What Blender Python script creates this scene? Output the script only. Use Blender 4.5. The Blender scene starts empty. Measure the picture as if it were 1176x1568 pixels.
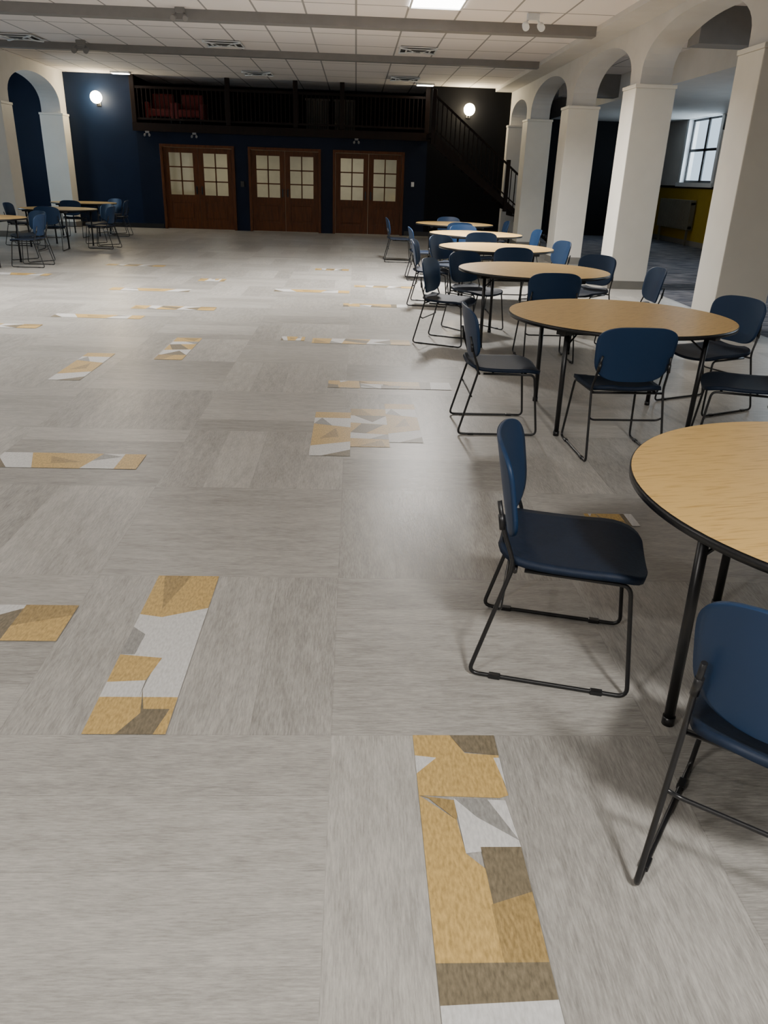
import bpy, bmesh, math, random
from mathutils import Vector, Matrix
random.seed(4)
S=bpy.context.scene
# ---------------------------------------------------------------- materials
def base_mat(name):
    m=bpy.data.materials.new(name); m.use_nodes=True
    nt=m.node_tree; b=nt.nodes['Principled BSDF']; return m,nt,b
def mat(name,col,rough=0.5,metal=0.0,var=0.08,scale=6.0,stretch=(1,1,1),bump=0.0,spec=0.5):
    m,nt,b=base_mat(name); N=nt.nodes; L=nt.links
    tc=N.new('ShaderNodeTexCoord'); mp=N.new('ShaderNodeMapping'); mp.inputs['Scale'].default_value=stretch
    nz=N.new('ShaderNodeTexNoise'); nz.inputs['Scale'].default_value=scale; nz.inputs['Detail'].default_value=6
    cr=N.new('ShaderNodeValToRGB')
    c=Vector(col[:3])
    cr.color_ramp.elements[0].position=.3; cr.color_ramp.elements[1].position=.7
    cr.color_ramp.elements[0].color=(*(c*(1-var)),1); cr.color_ramp.elements[1].color=(*(c*(1+var)),1)
    L.new(tc.outputs['Object'],mp.inputs[0]); L.new(mp.outputs[0],nz.inputs['Vector'])
    L.new(nz.outputs['Fac'],cr.inputs[0]); L.new(cr.outputs[0],b.inputs['Base Color'])
    b.inputs['Roughness'].default_value=rough; b.inputs['Metallic'].default_value=metal
    b.inputs['Specular IOR Level'].default_value=spec
    if bump>0:
        bp=N.new('ShaderNodeBump'); bp.inputs['Strength'].default_value=bump; bp.inputs['Distance'].default_value=.01
        L.new(nz.outputs['Fac'],bp.inputs['Height']); L.new(bp.outputs[0],b.inputs['Normal'])
    return m
def emis(name,col,st):
    m,nt,b=base_mat(name); b.inputs['Base Color'].default_value=(*col,1)
    b.inputs['Emission Color'].default_value=(*col,1); b.inputs['Emission Strength'].default_value=st; return m

def floor_mat():
    m,nt,b=base_mat('vinyl_plank_floor'); N=nt.nodes; L=nt.links
    def M(op,a,b_=None,c=None):
        n=N.new('ShaderNodeMath'); n.operation=op
        for i,v in enumerate((a,b_,c)):
            if v is None: continue
            if isinstance(v,(int,float)): n.inputs[i].default_value=v
            else: L.new(v,n.inputs[i])
        return n.outputs[0]
    g=N.new('ShaderNodeNewGeometry'); sp=N.new('ShaderNodeSeparateXYZ'); L.new(g.outputs['Position'],sp.inputs[0])
    x=M('ADD',sp.outputs[0],.05); y=M('SUBTRACT',sp.outputs[1],.88)
    bx=M('FLOOR',x); by=M('FLOOR',y)
    par=M('GREATER_THAN',M('FRACT',M('MULTIPLY',M('ADD',bx,by),.5)),.25)
    pv=M('FLOOR',M('MULTIPLY',x,4)); ph=M('FLOOR',M('MULTIPLY',y,4))
    def comb(a,b_,c):
        n=N.new('ShaderNodeCombineXYZ')
        for i,v in enumerate((a,b_,c)):
            if isinstance(v,(int,float)): n.inputs[i].default_value=v
            else: L.new(v,n.inputs[i])
        return n.outputs[0]
    def mixv(f,a,b_):
        n=N.new('ShaderNodeMix'); n.data_type='VECTOR'; L.new(f,n.inputs[0]); L.new(a,n.inputs[4]); L.new(b_,n.inputs[5]); return n.outputs[1]
    def mixf(f,a,b_):
        n=N.new('ShaderNodeMix'); n.data_type='FLOAT'; L.new(f,n.inputs[0]); L.new(a,n.inputs[2]); L.new(b_,n.inputs[3]); return n.outputs[0]
    idv=mixv(par,comb(pv,by,0.3),comb(bx,ph,7.3))
    wn=N.new('ShaderNodeTexWhiteNoise'); wn.noise_dimensions='3D'; L.new(idv,wn.inputs['Vector'])
    off=M('MULTIPLY',wn.outputs['Value'],13.0)
    sv=mixv(par,comb(M('MULTIPLY',x,150),M('MULTIPLY',y,16),off),comb(M('MULTIPLY',x,16),M('MULTIPLY',y,150),off))
    nz=N.new('ShaderNodeTexNoise'); nz.inputs['Scale'].default_value=1.3; nz.inputs['Detail'].default_value=5; nz.inputs['Roughness'].default_value=.7
    L.new(sv,nz.inputs['Vector'])
    sv2=mixv(par,comb(M('MULTIPLY',x,24),M('MULTIPLY',y,5),off),comb(M('MULTIPLY',x,5),M('MULTIPLY',y,24),off))
    nz3=N.new('ShaderNodeTexNoise'); nz3.inputs['Scale'].default_value=1.2; nz3.inputs['Detail'].default_value=4; L.new(sv2,nz3.inputs['Vector'])
    nz2=N.new('ShaderNodeTexNoise'); nz2.inputs['Scale'].default_value=.9; L.new(g.outputs['Position'],nz2.inputs['Vector'])
    f=M('ADD',M('ADD',M('MULTIPLY',nz.outputs['Fac'],.74),M('MULTIPLY',nz3.outputs['Fac'],.33)),M('ADD',M('MULTIPLY',wn.outputs['Value'],.16),M('MULTIPLY',nz2.outputs['Fac'],.12)))
    a4=M('FRACT',M('MULTIPLY',x,4)); b4=M('FRACT',M('MULTIPLY',y,4)); ax=M('FRACT',x); ay=M('FRACT',y)
    seam=M('MAXIMUM',mixf(par,M('LESS_THAN',a4,.012),M('LESS_THAN',b4,.012)),M('MAXIMUM',M('LESS_THAN',ax,.003),M('LESS_THAN',ay,.003)))
    f=M('SUBTRACT',f,M('MULTIPLY',seam,.07))
    cr=N.new('ShaderNodeValToRGB'); e=cr.color_ramp.elements
    e[0].position=.46; e[0].color=(.205,.196,.179,1); e[1].position=.91; e[1].color=(.50,.481,.442,1)
    L.new(f,cr.inputs[0]); L.new(cr.outputs[0],b.inputs['Base Color'])
    b.inputs['Specular IOR Level'].default_value=.36
    r=M('ADD',M('MULTIPLY',nz.outputs['Fac'],.2),.24); L.new(r,b.inputs['Roughness'])
    bp=N.new('ShaderNodeBump'); bp.inputs['Strength'].default_value=.2; bp.inputs['Distance'].default_value=.0015
    L.new(nz.outputs['Fac'],bp.inputs['Height']); L.new(bp.outputs[0],b.inputs['Normal'])
    return m
def ceil_mat():
    m,nt,b=base_mat('acoustic_tile_ceiling'); N=nt.nodes; L=nt.links
    g=N.new('ShaderNodeNewGeometry'); sp=N.new('ShaderNodeSeparateXYZ'); L.new(g.outputs['Position'],sp.inputs[0])
    def M(op,a,b_):
        n=N.new('ShaderNodeMath'); n.operation=op
        for i,v in enumerate((a,b_)):
            if isinstance(v,(int,float)): n.inputs[i].default_value=v
            else: L.new(v,n.inputs[i])
        return n.outputs[0]
    fx=M('FRACT',M('DIVIDE',M('ADD',sp.outputs[0],.05),.76),0); fy=M('FRACT',M('DIVIDE',sp.outputs[1],1.3),0)
    k=M('MAXIMUM',M('LESS_THAN',fx,.04),M('LESS_THAN',fy,.03))
    mx=N.new('ShaderNodeMix'); mx.data_type='RGBA'; mx.inputs[6].default_value=(.82,.775,.76,1); mx.inputs[7].default_value=(.30,.29,.29,1)
    L.new(k,mx.inputs[0]); L.new(mx.outputs[2],b.inputs['Base Color']); b.inputs['Roughness'].default_value=.9
    return m
def aisle_mat():
    m,nt,b=base_mat('aisle_carpet'); N=nt.nodes; L=nt.links
    g=N.new('ShaderNodeNewGeometry'); mp=N.new('ShaderNodeMapping'); mp.inputs['Scale'].default_value=(1,5,1)
    L.new(g.outputs['Position'],mp.inputs[0]); nz=N.new('ShaderNodeTexNoise'); nz.inputs['Scale'].default_value=2.5; nz.inputs['Detail'].default_value=5
    L.new(mp.outputs[0],nz.inputs['Vector']); cr=N.new('ShaderNodeValToRGB'); e=cr.color_ramp.elements
    e[0].position=.44;e[0].color=(.03,.038,.06,1);e[1].position=.58;e[1].color=(.17,.17,.19,1)
    L.new(nz.outputs['Fac'],cr.inputs[0]);L.new(cr.outputs[0],b.inputs['Base Color']);b.inputs['Roughness'].default_value=.9
    return m
def oak_mat():
    m,nt,b=base_mat('oak_laminate'); N=nt.nodes; L=nt.links
    tc=N.new('ShaderNodeTexCoord'); mp=N.new('ShaderNodeMapping'); mp.inputs['Scale'].default_value=(2.2,26,1)
    L.new(tc.outputs['Object'],mp.inputs[0])
    nz=N.new('ShaderNodeTexNoise'); nz.inputs['Scale'].default_value=4; nz.inputs['Detail'].default_value=6; nz.inputs['Distortion'].default_value=.5
    L.new(mp.outputs[0],nz.inputs['Vector'])
    cr=N.new('ShaderNodeValToRGB'); e=cr.color_ramp.elements
    e[0].position=.30;e[0].color=(.50,.295,.085,1);e[1].position=.50;e[1].color=(.69,.445,.15,1)
    L.new(nz.outputs['Fac'],cr.inputs[0]);L.new(cr.outputs[0],b.inputs['Base Color']);b.inputs['Roughness'].default_value=.38
    b.inputs['Specular IOR Level'].default_value=.35
    return m
def glass_mat():
    m=bpy.data.materials.new('pane_glass'); m.use_nodes=True; nt=m.node_tree; nt.nodes.clear()
    o=nt.nodes.new('ShaderNodeOutputMaterial'); t=nt.nodes.new('ShaderNodeBsdfTransparent'); gl=nt.nodes.new('ShaderNodeBsdfGlossy')
    gl.inputs['Roughness'].default_value=.05; t.inputs[0].default_value=(.95,.97,.97,1)
    mx=nt.nodes.new('ShaderNodeMixShader'); mx.inputs[0].default_value=.05
    nt.links.new(t.outputs[0],mx.inputs[1]);nt.links.new(gl.outputs[0],mx.inputs[2]);nt.links.new(mx.outputs[0],o.inputs[0])
    return m
FLOOR=floor_mat(); CEIL=ceil_mat(); AISLE=aisle_mat(); OAK=oak_mat(); GLASS=glass_mat()
ST=(22,7,1)
OCH=mat('accent_ochre',(.50,.335,.115),.42,var=.28,scale=6,stretch=ST)
OCH2=mat('accent_dark_ochre',(.32,.22,.085),.42,var=.32,scale=6,stretch=ST)
BRN=mat('accent_taupe',(.17,.14,.09),.42,var=.32,scale=6,stretch=ST)
WHT=mat('accent_pale_grey',(.58,.575,.56),.42,var=.14,scale=6,stretch=ST)
GRY=mat('accent_mid_grey',(.26,.255,.24),.42,var=.25,scale=6,stretch=ST)
CREAM=mat('column_cream_paint',(.82,.79,.71),.55,var=.03,scale=3,bump=.08)
PLAST=mat('plaster_paint',(.60,.59,.57),.7,var=.04,scale=3,bump=.08)
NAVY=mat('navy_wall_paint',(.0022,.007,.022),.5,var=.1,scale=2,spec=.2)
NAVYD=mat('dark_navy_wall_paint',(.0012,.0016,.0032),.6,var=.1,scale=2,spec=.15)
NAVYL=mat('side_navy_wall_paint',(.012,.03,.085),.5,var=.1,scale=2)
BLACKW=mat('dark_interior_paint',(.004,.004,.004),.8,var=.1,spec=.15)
BEAMM=mat('beam_grey_paint',(.20,.195,.195),.7,var=.05)
BASEB=mat('vinyl_baseboard',(.22,.21,.19),.5,var=.05)
WOOD=mat('door_stained_wood',(.095,.028,.006),.4,var=.3,scale=3,stretch=(10,10,1),spec=.25)
DWOOD=mat('dark_stained_wood',(.009,.0035,.002),.5,var=.3,scale=3,stretch=(6,6,1),spec=.2)
BLACK=mat('black_powder_coat',(.010,.010,.011),.35,var=.1)
BLUE=mat('navy_poly_back',(.009,.033,.088),.45,var=.05,scale=4,spec=.4)
SEAT=mat('dark_navy_seat',(.006,.014,.033),.6,var=.12,scale=60,bump=.1,spec=.3)
YEL=mat('yellow_wall_paint',(.36,.25,.02),.5,var=.05)
WHITE=mat('white_trim_paint',(.75,.77,.78),.4,var=.03)
RADM=mat('radiator_paint',(.18,.17,.13),.5,var=.05)
RED=mat('red_upholstery',(.14,.006,.004),.6,var=.1)
VENT=mat('vent_shadow_metal',(.06,.06,.06),.6,var=.05)
LOBBY=mat('lobby_cream_wall',(.70,.64,.47),.8,var=.06)
PANEL=mat('grey_slat_paint',(.07,.062,.05),.7,var=.05)
TROF=emis('troffer_lens',(1,.97,.92),14); GLOBE=emis('sconce_globe_glow',(1,.83,.52),60)
STRIPL=emis('small_light_lens',(1,.95,.85),14)
# ---------------------------------------------------------------- mesh helpers
def box(bm,x0,x1,y0,y1,z0,z1,mi=0,bev=0,T=None):
    vs=[bm.verts.new((x,y,z)) for z in (z0,z1) for y in (y0,y1) for x in (x0,x1)]
    fs=[(0,2,3,1),(4,5,7,6),(0,1,5,4),(2,6,7,3),(0,4,6,2),(1,3,7,5)]
    F=[bm.faces.new([vs[i] for i in f]) for f in fs]
    for f in F: f.material_index=mi
    if bev>0:
        es=list({e for f in F for e in f.edges})
        r=bmesh.ops.bevel(bm,geom=es,offset=bev,segments=2,affect='EDGES',profile=.6)
        for f in r['faces']: f.material_index=mi
        vs=list({v for f in r['faces'] for v in f.verts}|{v for v in vs if v.is_valid})
    if T is not None:
        for v in vs:
            if v.is_valid: v.co=T@v.co
    return vs
def frame_pts(pts,r,seg=5):
    P=[Vector(p) for p in pts]; out=[P[0]]
    for i in range(1,len(P)-1):
        a,b,c=P[i-1],P[i],P[i+1]; d1=(a-b);d2=(c-b)
        rr=min(r,d1.length*.45,d2.length*.45); p0=b+d1.normalized()*rr; p2=b+d2.normalized()*rr
        for k in range(seg+1):
            t=k/seg; out.append(p0*(1-t)**2+b*2*t*(1-t)+p2*t*t)
    out.append(P[-1]); return out
def tube(bm,pts,rad,mi=0,n=8,fil=.03,T=None):
    P=frame_pts(pts,fil) if len(pts)>2 else [Vector(p) for p in pts]
    if T is not None: P=[T@p for p in P]
    t0=(P[1]-P[0]).normalized(); up=Vector((0,0,1)) if abs(t0.z)<.9 else Vector((1,0,0))
    nrm=t0.cross(up).normalized(); rings=[]
    for i,p in enumerate(P):
        t=((P[min(i+1,len(P)-1)]-P[max(i-1,0)])).normalized()
        nrm=(nrm-t*nrm.dot(t)).normalized(); bn=t.cross(nrm)
        rings.append([bm.verts.new(p+(nrm*math.cos(2*math.pi*k/n)+bn*math.sin(2*math.pi*k/n))*rad) for k in range(n)])
    for a,b in zip(rings,rings[1:]):
        for k in range(n):
            f=bm.faces.new((a[k],a[(k+1)%n],b[(k+1)%n],b[k])); f.material_index=mi; f.smooth=True
    for r_ in (rings[0],rings[-1]):
        f=bm.faces.new(r_); f.material_index=mi
def shell(bm,fn,na,nb,th,mi=0):
    def A(i,n): return -math.cos(math.pi*i/n)
    def nr(a,b):
        e=1e-3; da=fn(min(a+e,1),b)-fn(max(a-e,-1),b); db=fn(a,min(b+e,1))-fn(a,max(b-e,-1))
        c=da.cross(db); return c.normalized() if c.length>1e-12 else Vector((0,0,1))
    T=[];B=[]
    for j in range(nb+1):
        b=A(j,nb); rt=[];rb=[]
        for i in range(na+1):
            a=-1+2*i/na; p=fn(a,b); n=nr(a*.97,b*.93)
            rt.append(bm.verts.new(p+n*th/2)); rb.append(bm.verts.new(p-n*th/2))
        T.append(rt);B.append(rb)
    fs=[]
    for j in range(nb):
        for i in range(na):
            fs.append(bm.faces.new((T[j][i],T[j][i+1],T[j+1][i+1],T[j+1][i])))
            fs.append(bm.faces.new((B[j][i],B[j+1][i],B[j+1][i+1],B[j][i+1])))
    for j in range(nb):
        fs.append(bm.faces.new((T[j][0],T[j+1][0],B[j+1][0],B[j][0])))
        fs.append(bm.faces.new((T[j][na],B[j][na],B[j+1][na],T[j+1][na])))
    for i in range(na):
        fs.append(bm.faces.new((T[0][i],B[0][i],B[0][i+1],T[0][i+1])))
        fs.append(bm.faces.new((T[nb][i],T[nb][i+1],B[nb][i+1],B[nb][i])))
    for f in fs: f.material_index=mi; f.smooth=True
def cyl(bm,c,r,z0,z1,mi=0,n=32,mitop=None,smooth=True):
    lo=[bm.verts.new((c[0]+r*math.cos(2*math.pi*k/n),c[1]+r*math.sin(2*math.pi*k/n),z0)) for k in range(n)]
    hi=[bm.verts.new((v.co.x,v.co.y,z1)) for v in lo]
    for k in range(n):
        f=bm.faces.new((lo[k],lo[(k+1)%n],hi[(k+1)%n],hi[k])); f.material_index=mi; f.smooth=smooth
    f=bm.faces.new(hi); f.material_index=mi if mitop is None else mitop
    f=bm.faces.new(lo[::-1]); f.material_index=mi
def finish(name,bm,mats,loc=(0,0,0),rz=0,recalc=True):
    if recalc: bmesh.ops.recalc_face_normals(bm,faces=bm.faces)
    me=bpy.data.meshes.new(name); bm.to_mesh(me); bm.free()
    for m in mats: me.materials.append(m)
    o=bpy.data.objects.new(name,me); S.collection.objects.link(o); o.location=loc; o.rotation_euler=(0,0,rz); return o
def inst(o,name,loc,rz=0):
    n=bpy.data.objects.new(name,o.data); S.collection.objects.link(n); n.location=loc; n.rotation_euler=(0,0,rz); return n
def simple(name,boxes,mats):
    bm=bmesh.new()
    for b in boxes: box(bm,*b)
    return finish(name,bm,mats)
# ---------------------------------------------------------------- floor
bm=bmesh.new()
XR=9.5; XL=-10.5; YB=23.4; YR=26.1; YF=-6
def quad(bm,pts,z,mi):
    f=bm.faces.new([bm.verts.new((p[0],p[1],z)) for p in pts]); f.material_index=mi
box(bm,XL-.1,XR+.1,YF-.1,27.3,-.12,0,0)
quad(bm,[(4.75,YF),(XR,YF),(XR,YR),(4.75,YR)],.0015,1)
O,O2,B_,W,G=2,3,4,5,6
PA=[(O,[(0,0),(.45,0),(.6,.08),(1,.09),(.96,.13),(1,.25),(.9,.26),(0,.25)]),
    (B_,[(.45,0),(1,0),(1,.09),(.6,.075)]),(W,[(0,.09),(.25,.1),(0,.165)]),
    (W,[(.93,.1),(1,.1),(1,.22)]),
    (O2,[(0,.25),(.42,.27),(.38,.34),(.1,.26)]),(O,[(0,.25),(.38,.34),(.42,.45),(.6,.5),(.6,.746),(0,.746)]),
    (W,[(.38,.26),(.95,.27),(1,.43),(.42,.45)]),(G,[(.38,.26),(.75,.265),(1,.41),(.6,.33)]),
    (B_,[(.58,.43),(1,.43),(1,.565),(.6,.6)]),(O2,[(.58,.6),(1,.565),(1,.746),(.6,.746)]),
    (B_,[(0,.746),(1,.746),(1,.83),(.1,.84),(0,.84)]),(W,[(0,.84),(1,.83),(1,1),(0,1)])]
PB=[(O,[(0,0),(1,0),(1,.28),(.35,.33),(0,.31)]),(O2,[(.1,.0),(.55,.0),(.3,.27)]),
    (W,[(0,.31),(.35,.33),(1,.26),(1,.82),(.5,.82),(.55,.6),(0,.58)]),(G,[(0,.40),(.22,.45),(.2,.58),(0,.58)]),
    (O,[(0,.58),(.6,.6),(.5,.73),(0,.74)]),(W,[(0,.74),(.5,.73),(.5,.82),(0,.82)]),
    (O,[(0,.82),(1,.82),(1,1),(0,1)]),(B_,[(.5,.77),(.62,.88),(.95,.88),(.85,1),(.4,1),(.6,.9)])]
PC=[(W,[(0,0),(1,0),(1,.3),(0,.2)]),(B_,[(.3,0),(1,0),(1,.13)]),(O,[(0,.2),(1,.3),(1,.62),(0,.7)]),
    (O2,[(.2,.35),(.7,.4),(.6,.6)]),(W,[(0,.7),(1,.62),(1,.85),(0,.85)]),(G,[(0,.7),(.5,.66),(.2,.85)]),(O,[(0,.85),(1,.85),(1,1),(0,1)])]
PD=[(O,[(0,0),(1,0),(1,.18),(0,.2)]),(O2,[(.2,.02),(.9,.02),(.8,.16)]),(W,[(0,.2),(1,.18),(1,.3),(0,.34)]),(G,[(.5,.19),(1,.18),(1,.32)]),
    (O,[(0,.34),(1,.3),(1,.55),(0,.6)]),(B_,[(0,.34),(.4,.32),(.9,.55),(.3,.58)]),(W,[(0,.6),(1,.55),(1,.8),(0,.8)]),(B_,[(.1,.8),(.6,.62),(1,.8)]),
    (O,[(0,.8),(1,.8),(1,1),(0,1)]),(O2,[(0,.8),(.6,.8),(.3,1),(0,1)])]
def plank(x0,x1,y0,y1,pat,horiz=False,flip=False):
    z=.0022
    for k,(mi,poly) in enumerate(pat):
        pts=[]
        for s,t in poly:
            if flip: t=1-t
            if horiz: pts.append((x0+(x1-x0)*t, y1-(y1-y0)*s))
            else: pts.append((x0+(x1-x0)*s, y1-(y1-y0)*t))
        a=sum(p[0]*q[1]-q[0]*p[1] for p,q in zip(pts,pts[1:]+pts[:1]))
        if a<0: pts=pts[::-1]
        quad(bm,pts,z+.00012*k,mi)
plank(.20,.45,.88,1.88,PA); plank(-.80,-.55,1.88,2.88,PB)
plank(-2.05,-1.05,2.38,2.63,PD,True,False)
plank(-2.05,-1.22,4.13,4.38,PC,True,False)
plank(-.26,-.01,4.42,5.35,PC,False,True); plank(-.01,.24,4.6,5.45,PD,False,True); plank(.24,.46,4.7,5.6,PC,False,True)
plank(-.2,.8,6.05,6.28,PA,True); plank(-.42,.58,7.8,8.05,PD,True); plank(-.74,-.5,7.9,8.1,PC,True)
plank(-.14,.7,10.2,10.45,PA,True); plank(-1.15,-.07,11.4,11.65,PC,True)
plank(-2.7,-1.7,9.6,9.85,PD,True); plank(-3.4,-2.4,8.9,9.12,PC,True)
plank(-3.4,-2.3,11.1,11.35,PC,True,True); plank(-1.78,-1.53,6.9,7.9,PD); plank(-2.42,-2.17,6.1,7.1,PC,False,True)
plank(-4.3,-3.3,8.2,8.42,PD,True); plank(-5.5,-4.7,12.4,12.65,PC,True); plank(-4.3,-3.3,14,14.25,PD,True)
plank(-2.4,-2.0,12.3,12.6,PB,True); plank(-.7,-.1,14.2,14.45,PD,True); plank(1.2,1.45,3.45,3.6,PA,True)
plank(.0,.9,12.1,12.3,PD,True)
finish('floor',bm,[FLOOR,AISLE,OCH,OCH2,BRN,WHT,GRY],recalc=False)
# ---------------------------------------------------------------- shell
simple('ceiling',[(XL-.1,XR+.1,YF-.1,27.3,3.8,3.9,0)],[CEIL])
simple('wall_front',[(XL-.1,XR+.1,YF-.2,YF,0,3.8,0)],[PLAST])
def window_wall(name,xin,sgn,ys,z0,z1,mats,ya,yb):
    bm=bmesh.new(); xa,xb=(xin,xin+.3) if sgn>0 else (xin-.3,xin)
    cuts=[ya]+[v for w in ys for v in w]+[yb]
    for i in range(0,len(cuts),2): box(bm,xa,xb,cuts[i],cuts[i+1],0,3.8,0)
    for a,b in ys: box(bm,xa,xb,a,b,0,z0,0); box(bm,xa,xb,a,b,z1,3.8,0)
    return finish(name,bm,mats)
RW=[(8.2,10.5),(15.2,17.5),(22.0,24.3)]
window_wall('wall_right',XR,1,RW,1.62,3.36,[PLAST],YF,YR+.3)
LW=[(12.0,14.2),(18.5,20.8)]
window_wall('wall_left',XL,-1,LW,1.3,3.3,[NAVYL],YF,YB+.3)
simple('trim_1',[(XR-.02,XR,YF,YR,.14,1.5,0),(XR-.04,XR,YF,YR,1.5,1.56,1)],[YEL,DWOOD])
simple('baseboard_right',[(XR-.025,XR,YF,YR,0,.14,0)],[BASEB])
def window(name,xin,sgn,y0,y1,z0,z1):
    bm=bmesh.new(); s=sgn
    def bx(xa,xb,*r): box(bm,min(xin+s*xa,xin+s*xb),max(xin+s*xa,xin+s*xb),*r)
    f=.11
    bx(-.03,.12,y0-.06,y0+f-.03,z0-.06,z1+.06,0); bx(-.03,.12,y1-f+.03,y1+.06,z0-.06,z1+.06,0)
    bx(-.03,.12,y0,y1,z1-f+.04,z1+.06,0); bx(-.07,.12,y0-.1,y1+.1,z0-.08,z0+.03,0)
    w=(y1-y0)
    for k in range(2):
        a=y0+.09+k*(w-.18)/2; b=a+(w-.18)/2
        for (p,q,r,t) in ((a,a+.06,z0,z1),(b-.06,b,z0,z1),(a,b,z0+.02,z0+.09),(a,b,z1-.12,z1-.05),(a,b,(z0+z1)/2-.035,(z0+z1)/2+.035)):
            bx(.1,.135,p,q,r,t,1)
        bx(.118,.12,a+.06,b-.06,z0+.09,z1-.12,2)
    return finish(name,bm,[WHITE,BLACK,GLASS])
n=1
for a,b in RW: window('window_%d'%n,XR,1,a,b,1.62,3.36); n+=1
for a,b in LW: window('window_%d'%n,XL,-1,a,b,1.3,3.3); n+=1
doors=[(-5.36,-3.34),(-2.97,-.97),(-.64,1.34)]
DH=2.17
bm=bmesh.new()
Y0,Y1=YB,YB+.25
box(bm,XL,-5.95,Y0-.0,Y1,0,3.8,2)
xs=[-5.95]+[v for d in doors for v in d]+[1.95]
for i in range(0,len(xs),2): box(bm,xs[i],xs[i+1],Y0,Y1,0,2.5,0)
for a,b in doors: box(bm,a,b,Y0,Y1,DH,2.5,0)
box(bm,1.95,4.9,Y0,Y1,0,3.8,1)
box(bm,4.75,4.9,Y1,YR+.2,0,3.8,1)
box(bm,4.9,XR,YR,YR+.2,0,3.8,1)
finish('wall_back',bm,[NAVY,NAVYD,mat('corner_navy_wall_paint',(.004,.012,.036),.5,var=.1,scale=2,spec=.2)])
simple('baseboard_back',[(-7.7,-5.4,YB-.02,YB,0,.12,0),(1.4,4.1,YB-.02,YB,0,.12,0)],[BLACK])
simple('wall_lobby',[(-6.2,2.2,26.6,26.7,0,2.5,0),(-6.1,-5.95,YB+.25,26.6,0,2.5,0),(1.95,2.1,YB+.25,26.6,0,2.5,0)],[LOBBY])
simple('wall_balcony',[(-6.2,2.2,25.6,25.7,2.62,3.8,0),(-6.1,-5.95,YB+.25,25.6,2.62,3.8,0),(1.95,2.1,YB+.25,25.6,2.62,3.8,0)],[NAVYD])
def door(name,x0,x1):
    bm=bmesh.new(); f=.07; y=YB-.04
    box(bm,x0,x0+f,y,y+.2,0,DH,0,.006); box(bm,x1-f,x1,y,y+.2,0,DH,0,.006); box(bm,x0+f,x1-f,y,y+.2,DH-f,DH,0,.006)
    mid=(x0+x1)/2
    for k in range(2):
        a=x0+f+.004 if k==0 else mid+.003; b=mid-.003 if k==0 else x1-f-.004
        zt=DH-f-.005; yy=YB+.04; st=.14
        box(bm,a,a+st,yy,yy+.045,.01,zt,0); box(bm,b-st,b,yy,yy+.045,.01,zt,0)
        for z0,z1 in ((.01,.24),(.74,.90),(zt-.13,zt)): box(bm,a+st,b-st,yy,yy+.045,z0,z1,0)
        box(bm,a+st,b-st,yy+.015,yy+.03,.24,.74,0); box(bm,a+st+.05,b-st-.05,yy+.005,yy+.03,.29,.69,0,.01)
        gz0,gz1=.90,zt-.13; gx0,gx1=a+st,b-st
        box(bm,(gx0+gx1)/2-.016,(gx0+gx1)/2+.016,yy,yy+.045,gz0,gz1,0)
        for r in (1,2):
            zz=gz0+(gz1-gz0)*r/3; box(bm,gx0,gx1,yy,yy+.045,zz-.016,zz+.016,0)
        box(bm,gx0,gx1,yy+.02,yy+.022,gz0,gz1,2)
        hx=b-.07 if k==0 else a+.07
        tube(bm,[(hx,yy,.95),(hx,yy-.05,.95),(hx,yy-.05,1.1),(hx,yy,1.1)],.008,1,fil=.02)
        box(bm,hx-.02,hx+.02,yy-.006,yy,.92,1.13,1)
    return finish(name,bm,[WOOD,BLACK,GLASS])
for i,(a,b) in enumerate(doors): door('door_%d'%(i+1),a,b)
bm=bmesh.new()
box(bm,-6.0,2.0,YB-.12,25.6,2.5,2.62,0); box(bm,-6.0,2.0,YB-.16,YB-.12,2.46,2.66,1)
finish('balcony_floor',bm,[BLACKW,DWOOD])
bm=bmesh.new()
for X in (-5.95,-3.45,-1.65,-.4,1.9): box(bm,X-.06,X+.06,YB-.1,YB+.02,2.66,3.8,0,.008)
for z0,z1 in ((2.74,2.79),(3.48,3.54)): box(bm,-5.95,1.9,YB-.07,YB-.02,z0,z1,0)
x=-5.83
while x<1.85:
    box(bm,x-.012,x+.012,YB-.057,YB-.033,2.79,3.48,0); x+=.115
finish('balcony_railing',bm,[DWOOD])
bm=bmesh.new()
for (a,b) in ((-1.42,-.78),(-.62,-.08)):
    x=a
    while x<b: box(bm,x,x+.05,24.3,24.32,2.7,3.42,0); x+=.065
    box(bm,a-.03,b+.03,24.29,24.34,3.42,3.47,0); box(bm,a-.03,b+.03,24.29,24.34,2.62,2.7,0)
finish('slatted_room_divider',bm,[PANEL])
def redchair():
    bm=bmesh.new()
    box(bm,-.3,.3,-.3,.25,.22,.42,0,.04); box(bm,-.3,.3,.2,.34,.3,.82,0,.05)
    for sx in (-1,1):
        box(bm,sx*.34-.06,sx*.34+.06,-.3,.32,.15,.58,0,.04)
        for sy in (-.22,.22): tube(bm,[(sx*.28,sy,0),(sx*.28,sy,.22)],.02,1)
    return bm
rc=finish('red_armchair',redchair(),[RED,BLACK],(-5.35,24.0,2.62)); inst(rc,'red_armchair.001',(-4.55,24.0,2.62))
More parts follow.
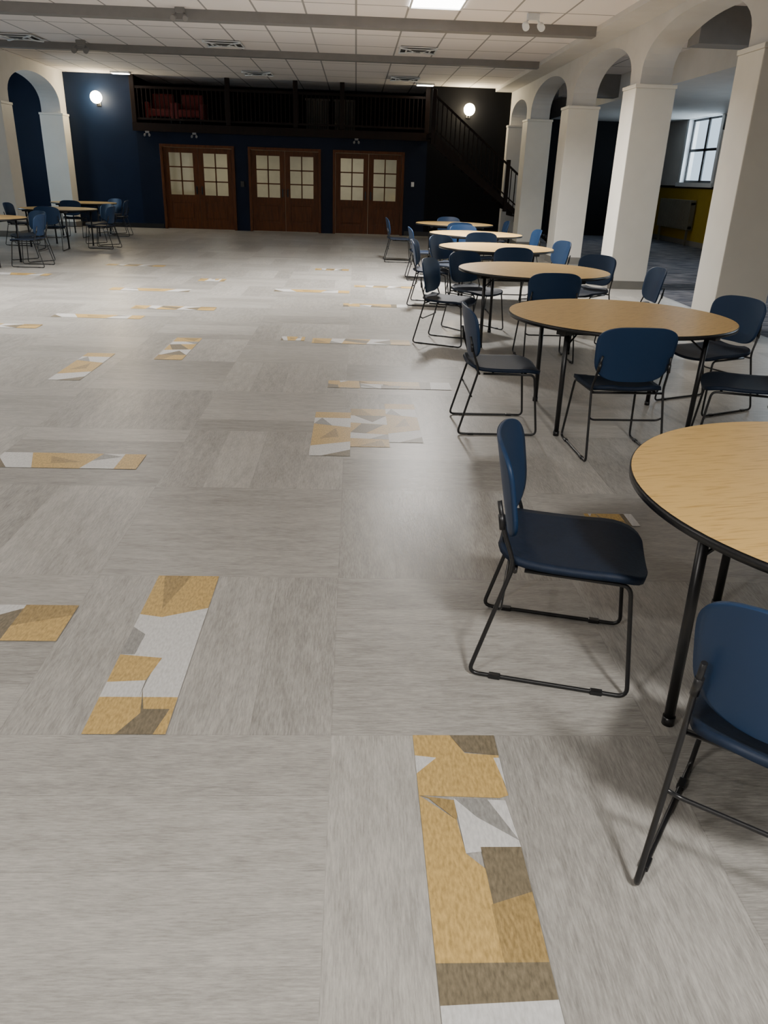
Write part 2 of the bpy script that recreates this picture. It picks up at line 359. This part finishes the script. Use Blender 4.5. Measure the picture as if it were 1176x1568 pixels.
# stairs
bm=bmesh.new(); sx0,sz0,sx1=1.98,2.6,5.35; nst=15; ya,yb=22.15,23.04
rx=(sx1-sx0)/nst; rh=sz0/nst
for k in range(nst-1):
    X=sx0+rx*(k+.0); z=sz0-rh*(k+1)
    box(bm,X,X+rx+.03,ya+.03,yb,z-.035,z,0); box(bm,X+rx*0,X+.02,ya+.03,yb,z,z+rh,0)
box(bm,sx0-.08,sx0+.02,ya,YB-.17,2.5,2.62,0)
slope=sz0/(sx1-sx0)
def sbeam(y0,y1,dz0,dz1,mi,xa=sx0,xb=sx1-.05):
    vs=[bm.verts.new((X,Y,sz0-slope*(X-sx0)+dz)) for X in (xa,xb) for Y in (y0,y1) for dz in (dz0,dz1)]
    for v in vs: v.co.z=max(v.co.z,0.0)
    for f in ((0,1,3,2),(4,6,7,5),(0,4,5,1),(2,3,7,6),(0,2,6,4),(1,5,7,3)): bm.faces.new([vs[i] for i in f]).material_index=mi
sbeam(ya,ya+.05,-.28,.04,0); sbeam(ya-.01,ya+.06,.86,.92,0); sbeam(ya+.01,ya+.04,.12,.16,0)
X=sx0+.1
while X<sx1-.1:
    z=sz0-slope*(X-sx0); box(bm,X-.012,X+.012,ya+.012,ya+.036,z+.0,z+.88,0); X+=.12
for X in (sx0,4.02,sx1-.05):
    z=sz0-slope*(X-sx0); z=max(z,.0); box(bm,X-.05,X+.05,ya-.03,ya+.07,max(z-.25,0),z+1.02,0,.01)
finish('staircase',bm,[DWOOD])
# ---------------------------------------------------------------- arcades
def arcade(name,x0,x1,piers,apex,spring,bot,top,ya,yb,m):
    prof=[]; ps=sorted(piers)
    for i,(a,b) in enumerate(ps):
        prof+= [(a,bot),(b,bot)]
        if i<len(ps)-1:
            c=ps[i+1][0]; mid=(b+c)/2; w=(c-b)/2; n=24
            ap=apex if w>1.2 else spring+(apex-spring)*.7
            prof.append((b+.001,spring))
            for k in range(1,n):
                t=math.pi*(1-k/n); prof.append((mid+w*math.cos(t),spring+(ap-spring)*math.sin(t)**.85))
            prof.append((c-.001,spring))
    bm=bmesh.new(); rows=[[bm.verts.new((X,y,z)) for (y,z) in prof] for X in (x0,x1)]
    tops=[[bm.verts.new((X,y,top)) for (y,z) in prof] for X in (x0,x1)]
    for i in range(len(prof)-1):
        bm.faces.new((rows[0][i],rows[0][i+1],rows[1][i+1],rows[1][i]))
        for s in (0,1): bm.faces.new((rows[s][i],rows[s][i+1],tops[s][i+1],tops[s][i]))
        bm.faces.new((tops[0][i],tops[0][i+1],tops[1][i+1],tops[1][i]))
    for i in (0,-1): bm.faces.new((rows[0][i],rows[1][i],tops[1][i],tops[0][i]))
    return finish(name,bm,[m])
CY=[-2.55,1.35,5.25,9.15,13.05,16.95,20.85]
arcade('wall_arcade_right',4.17,4.63,[(-6,-5.9)]+[(c-.24,c+.24) for c in CY]+[(23.2,23.4)],3.62,3.04,2.92,3.8,-6,23.4,PLAST)
def column(h=2.92,wx=.6,wy=.6):
    bm=bmesh.new(); a,b=wx/2,wy/2
    box(bm,-a,a,-b,b,0,h-.05,0,.012); box(bm,-a-.012,a+.012,-b-.012,b+.012,h-.05,h,0,.006)
    box(bm,-a-.012,a+.012,-b-.012,b+.012,0,.13,1,.004)
    return bm
col=None
for c in CY[1:]:
    if col is None: col=finish('column',column(),[CREAM,BASEB],(4.4,c,0))
    else: inst(col,'column',(4.4,c,0))
finish('pilaster',column(2.92,.6,.26),[PLAST,BASEB],(4.4,23.25,0))
LC=[-.2,3.7,7.6,11.5,15.5,19.4]
arcade('wall_arcade_left',-8.25,-7.75,[(-6,-5.9)]+[(c-.25,c+.25) for c in LC]+[(22.95,23.4)],3.58,2.95,2.8,3.8,-6,23.4,PLAST)
lc=None
for c in LC:
    if lc is None: lc=finish('column',column(2.8,.58,.6),[CREAM,BASEB],(-8.0,c,0))
    else: inst(lc,'column',(-8.0,c,0))
finish('pilaster',column(2.8,.6,.48),[CREAM,BASEB],(-8.0,23.14,0))
simple('trim_2',[(3.72,4.17,YF,23.4,3.72,3.8,0)],[PLAST])
simple('trim_3',[(-7.75,3.72,13.9,14.15,3.66,3.8,0)],[BEAMM])
simple('trim_4',[(-7.75,3.72,18.0,18.2,3.68,3.8,0)],[BEAMM])
simple('trim_5',[(5.9,XR,7.0,YR,3.3,3.8,0),(4.63,5.9,12.0,12.4,3.35,3.8,1),(4.63,5.9,19.5,19.9,3.35,3.8,1)],[PLAST,BEAMM])
# ---------------------------------------------------------------- ceiling fixtures
def troffer():
    bm=bmesh.new(); a=.38
    box(bm,-a,a,-a,a,-.012,0,1)
    for (p,q,r,s) in ((-a,-a+.03,-a,a),(a-.03,a,-a,a),(-a+.03,a-.03,-a,-a+.03),(-a+.03,a-.03,a-.03,a)): box(bm,p,q,r,s,-.03,-.012,0)
    return bm
LT=[(1.1,12.6),(-3.2,10.4),(-6.2,9.4),(-5.0,4.5),(1.4,-1.2),(-3.2,-1.5)]
PW=[420,130,160,80,235,140]
SP=[150,126,124,150,170,170]
tr=None
for i,(x,y) in enumerate(LT):
    if tr is None: tr=finish('ceiling_troffer_light',troffer(),[WHITE,TROF],(x,y,3.8))
    else: inst(tr,'ceiling_troffer_light',(x,y,3.8))
def area(name,loc,rot,sx,sy,p,col=(1,.965,.92),spread=180):
    l=bpy.data.lights.new(name,'AREA'); l.shape='RECTANGLE'; l.size=sx; l.size_y=sy; l.energy=p; l.color=col; l.spread=math.radians(spread)
    o=bpy.data.objects.new(name,l); o.location=loc; o.rotation_euler=rot; S.collection.objects.link(o); return o
for (x,y),p,s in zip(LT,PW,SP): area('troffer_lamp',(x,y,3.755),(0,0,0),.5,.5,p,spread=s)
def vent():
    bm=bmesh.new(); a=.36
    for k,(r,z) in enumerate(((.36,-.012),(.24,-.03),(.12,-.045))):
        w=.03
        for (p,q,s,t) in ((-r,-r+w,-r,r),(r-w,r,-r,r),(-r+w,r-w,-r,-r+w),(-r+w,r-w,r-w,r)): box(bm,p,q,s,t,z-.012,z,0)
    box(bm,-a+.02,a-.02,-a+.02,a-.02,-.011,0,1)
    for q in range(4):
        T=Matrix.Rotation(math.pi/4+q*math.pi/2,4,'Z'); box(bm,.08,.48,-.02,.02,-.05,-.03,0,T=T)
    for q in (0,2):
        T=Matrix.Rotation(q*math.pi/2,4,'Z')
        vs=[bm.verts.new(T@Vector(p)) for p in ((-.08,.1,-.06),(.08,.1,-.06),(.3,.34,-.014),(-.3,.34,-.014))]; bm.faces.new(vs).material_index=1
    return bm
vn=None
for x,y in [(-2.57,17.2),(1.15,17.0),(-2.47,21.9),(1.18,21.8),(-6.5,17.4)]:
    if vn is None: vn=finish('ceiling_air_diffuser',vent(),[WHITE,VENT],(x,y,3.8))
    else: inst(vn,'ceiling_air_diffuser',(x,y,3.8))
for x,y in [(-6.1,22.9),(1.78,22.9)]:
    bm=bmesh.new(); box(bm,-.24,.24,-.12,.12,-.04,0,0,.006); box(bm,-.21,.21,-.1,.1,-.05,-.04,1)
    o=finish('ceiling_downlight',bm,[WHITE,STRIPL],(x,y,3.8))
def flood(name,loc,m=WHITE,k=1.0):
    bm=bmesh.new(); box(bm,-.09,.09,-.04,.04,-.09,0,0,.01)
    for s in (-1,1):
        tube(bm,[(s*.06,0,-.07),(s*.11,-.02,-.14),(s*.11,-.05,-.16)],.012,0)
        tube(bm,[(s*.11,-.03,-.15),(s*.11,-.05,-.17),(s*.115,-.12,-.2)],.05,0,n=14,fil=.01)
    for v in bm.verts: v.co*=k
    return finish(name,bm,[m],loc)
flood('emergency_floodlight',(2.55,13.1,3.8)); flood('track_spotlight',(-2.7,13.8,3.8),BEAMM,.8); flood('track_spotlight',(-5.4,17.6,3.8),BEAMM)
def sconce(name,loc):
    bm=bmesh.new()
    bmesh.ops.create_uvsphere(bm,u_segments=24,v_segments=16,radius=.15)
    for f in bm.faces: f.smooth=True; f.material_index=1
    tube(bm,[(0,.2,-.1),(0,.08,-.18),(0,0,-.14)],.015,0); box(bm,-.06,.06,.18,.21,-.2,.05,0,.008)
    return finish(name,bm,[BLACK,GLOBE],loc)
sconce('wall_sconce',(-6.87,23.19,3.22)); sconce('wall_sconce',(3.02,23.19,3.26))
for x,z in ((-6.87,3.22),(3.02,3.26)):
    l=bpy.data.lights.new('sconce_lamp','POINT'); l.energy=26; l.color=(1,.8,.5); l.shadow_soft_size=.1
    o=bpy.data.objects.new('sconce_lamp',l); o.location=(x,22.95,z); S.collection.objects.link(o)
simple('card_reader',[(-3.2,-3.1,YB-.03,YB,1.15,1.3,0,.005)],[BLACK])
simple('thermostat',[(1.55,1.63,YB-.03,YB,1.3,1.42,0,.005)],[WHITE])
for X in (-4.35,-.0,-5.6):
    flood('wall_spotlight',(X,YB-.25,2.46),BEAMM,.55)
simple('wall_speaker',[(XR-.2,XR-.02,21.3,21.55,2.9,3.25,0,.02),(XR-.06,XR,21.4,21.46,3.0,3.1,0)],[BLACK])
bm=bmesh.new(); y=22.7
while y<25.0:
    box(bm,XR-.2,XR-.05,y,y+.06,.42,1.2,0,.012); y+=.085
box(bm,XR-.18,XR-.07,22.7,25.0,.45,.52,0); box(bm,XR-.18,XR-.07,22.7,25.0,1.08,1.14,0)
for yy in (22.8,24.9): box(bm,XR-.16,XR-.1,yy,yy+.05,0,.45,0)
finish('radiator',bm,[RADM])
# ---------------------------------------------------------------- tables
def table():
    bm=bmesh.new(); R=.76
    cyl(bm,(0,0),R,.715,.738,1,n=96); cyl(bm,(0,0),R-.004,.738,.7405,1,n=96,mitop=0)
    for k in range(4):
        a=math.pi/2*k; c,s=math.cos(a),math.sin(a)
        tube(bm,[(.63*c,.63*s,.70),(.615*c,.615*s,.02)],.0165,1,n=12); cyl(bm,(.615*c,.615*s),.020,0,.03,1,n=14)
        T=Matrix.Rotation(a,4,'Z')
        box(bm,.54,.70,-.035,.035,.68,.715,1,T=T); tube(bm,[(.62*c,.62*s,.60),(.46*c,.46*s,.70)],.006,1)
    T=Matrix.Rotation(math.pi/4,4,'Z')
    for s in (-1,1): box(bm,-.44,.44,s*.43-.015,s*.43+.015,.68,.715,1,T=T); box(bm,s*.43-.015,s*.43+.015,-.44,.44,.675,.71,1,T=T)
    return bm
TB=[(1.62,2.07,12),(1.83,5.33,42),(1.82,8.1,30),(1.88,10.75,40),(1.98,13.35,20),(1.95,16.1,45),(-6.2,13.7,45),(-6.1,17.2,30),(-6.6,20.4,45)]
tb=None
for x,y,r in TB:
    if tb is None: tb=finish('round_folding_table',table(),[OAK,BLACK],(x,y,0),math.radians(r))
    else: inst(tb,'round_folding_table',(x,y,0),math.radians(r))
# ---------------------------------------------------------------- chairs
def chair():
    bm=bmesh.new(); r=.0075
    for s in (-1,1):
        tube(bm,[(s*.205,-.222,.645),(s*.214,-.200,.55),(s*.222,-.155,.435),(s*.235,-.27,.0078),(s*.235,.26,.0078),(s*.205,.215,.405),(s*.195,-.12,.405)],r,0,fil=.035)
        box(bm,s*.235-.011,s*.235+.011,-.2,-.16,.0,.016,0,.003); box(bm,s*.235-.011,s*.235+.011,.14,.18,.0,.016,0,.003)
        tube(bm,[(s*.208,-.212,.60),(s*.213,-.203,.55)],.0105,0,n=10)
    tube(bm,[(-.2,.16,.408),(.2,.16,.408)],r,0); tube(bm,[(-.222,-.15,.41),(.222,-.15,.41)],r,0)
    tube(bm,[(-.228,-.20,.27),(-.2,-.185,.25),(.2,-.185,.25),(.228,-.20,.27)],.006,0)
    tube(bm,[(-.2,-.05,.405),(.2,-.05,.405)],.006,0)
    def seat(a,b):
        n=5.0; w=.234*(1-abs(b*.995)**n)**(1/n); w=max(w,.12)
        w*= (1.0-.06*(1-b)/2)
        X=a*w; Y=.028+.24*b
        z=.432+.012*(abs(a)**2)-.012*(1-b*b)
        if b>.45: z-=.035*((b-.45)/.55)**2
        if b<-.6: z+=.02*((-b-.6)/.4)**2
        return Vector((X,Y,z))
    shell(bm,seat,16,20,.022,2)
    def back(a,b):
        n=3.4 if b<0 else 4.6
        w=(.236+.014*b)*(1-abs(b*.992)**n)**(1/n)
        X=a*w; zz=.648+.158*b
        zz+=.012*(1-(X/.2)**2)*max(b,0)
        Y=-.225+.055*(X/.24)**2-.032*b
        return Vector((X,Y,zz))
    shell(bm,back,24,28,.013,1)
    return bm
CH=[(.735,2.36,-15),(1.05,1.40,54),
 (.97,5.13,0),(1.65,4.65,92),(2.72,5.75,205),(2.50,4.72,160),
 (.95,8.05,-25),(1.82,7.36,90),(2.80,7.85,180),(2.62,8.95,222),(1.35,8.85,-55),
 (1.0,10.6,-10),(1.95,10.05,90),(2.68,11.1,195),(1.35,11.4,-50),
 (1.12,13.3,0),(1.95,12.7,90),(2.85,13.6,185),
 (.85,16.1,0),(1.95,15.35,90),(2.8,16.2,180),(1.95,16.95,270),(1.9,14.15,270),
 (-5.35,13.6,180),(-5.95,12.95,100),(-5.65,14.4,235),(-6.95,14.2,-30),(-7.0,13.3,20),
 (-5.2,17.1,175),(-6.0,16.4,95),(-5.5,17.95,230),(-6.95,17.3,0),
 (-5.8,20.4,185),(-6.6,19.6,90),(-6.2,21.1,240)]
ch=None
for x,y,a in CH:
    rz=math.radians(a-90)
    if ch is None: ch=finish('dining_chair',chair(),[BLACK,BLUE,SEAT],(x,y,0),rz)
    else: inst(ch,'dining_chair',(x,y,0),rz)
# ---------------------------------------------------------------- daylight through windows, lobby lamps
for a,b in RW: area('window_daylight',(XR+.5,(a+b)/2,2.5),(0,math.pi/2,0),1.7,2.1,100,(.75,.87,1))
for (a,b),p in zip(LW,(20,150)): area('window_daylight',(XL-.5,(a+b)/2,2.3),(0,-math.pi/2,0),1.9,2.1,p,(.6,.8,1))
area('lobby_lamp',(-3.9,25.2,2.45),(0,0,0),1.5,.5,18,(1,.9,.72)); area('lobby_lamp',(-.4,25.2,2.45),(0,0,0),1.5,.5,18,(1,.9,.72))
w=bpy.data.worlds.new('world'); S.world=w; w.use_nodes=True
w.node_tree.nodes['Background'].inputs[0].default_value=(.65,.82,1,1); w.node_tree.nodes['Background'].inputs[1].default_value=1.6
# ---------------------------------------------------------------- camera
cd=bpy.data.cameras.new('camera'); cam=bpy.data.objects.new('camera',cd); S.collection.objects.link(cam); S.camera=cam
cd.sensor_fit='VERTICAL'; cd.sensor_height=24; cd.lens=24*1178/1568
cd.clip_start=.05
F=Vector((-43,517,-1178)).normalized(); X=Vector((1,-.0152,-.0432)); X=(X-F*X.dot(F)).normalized(); Z=X.cross(F)
R=Matrix((X,F,Z)).to_4x4(); R.translation=Vector((0,0,1.57)); cam.matrix_world=R
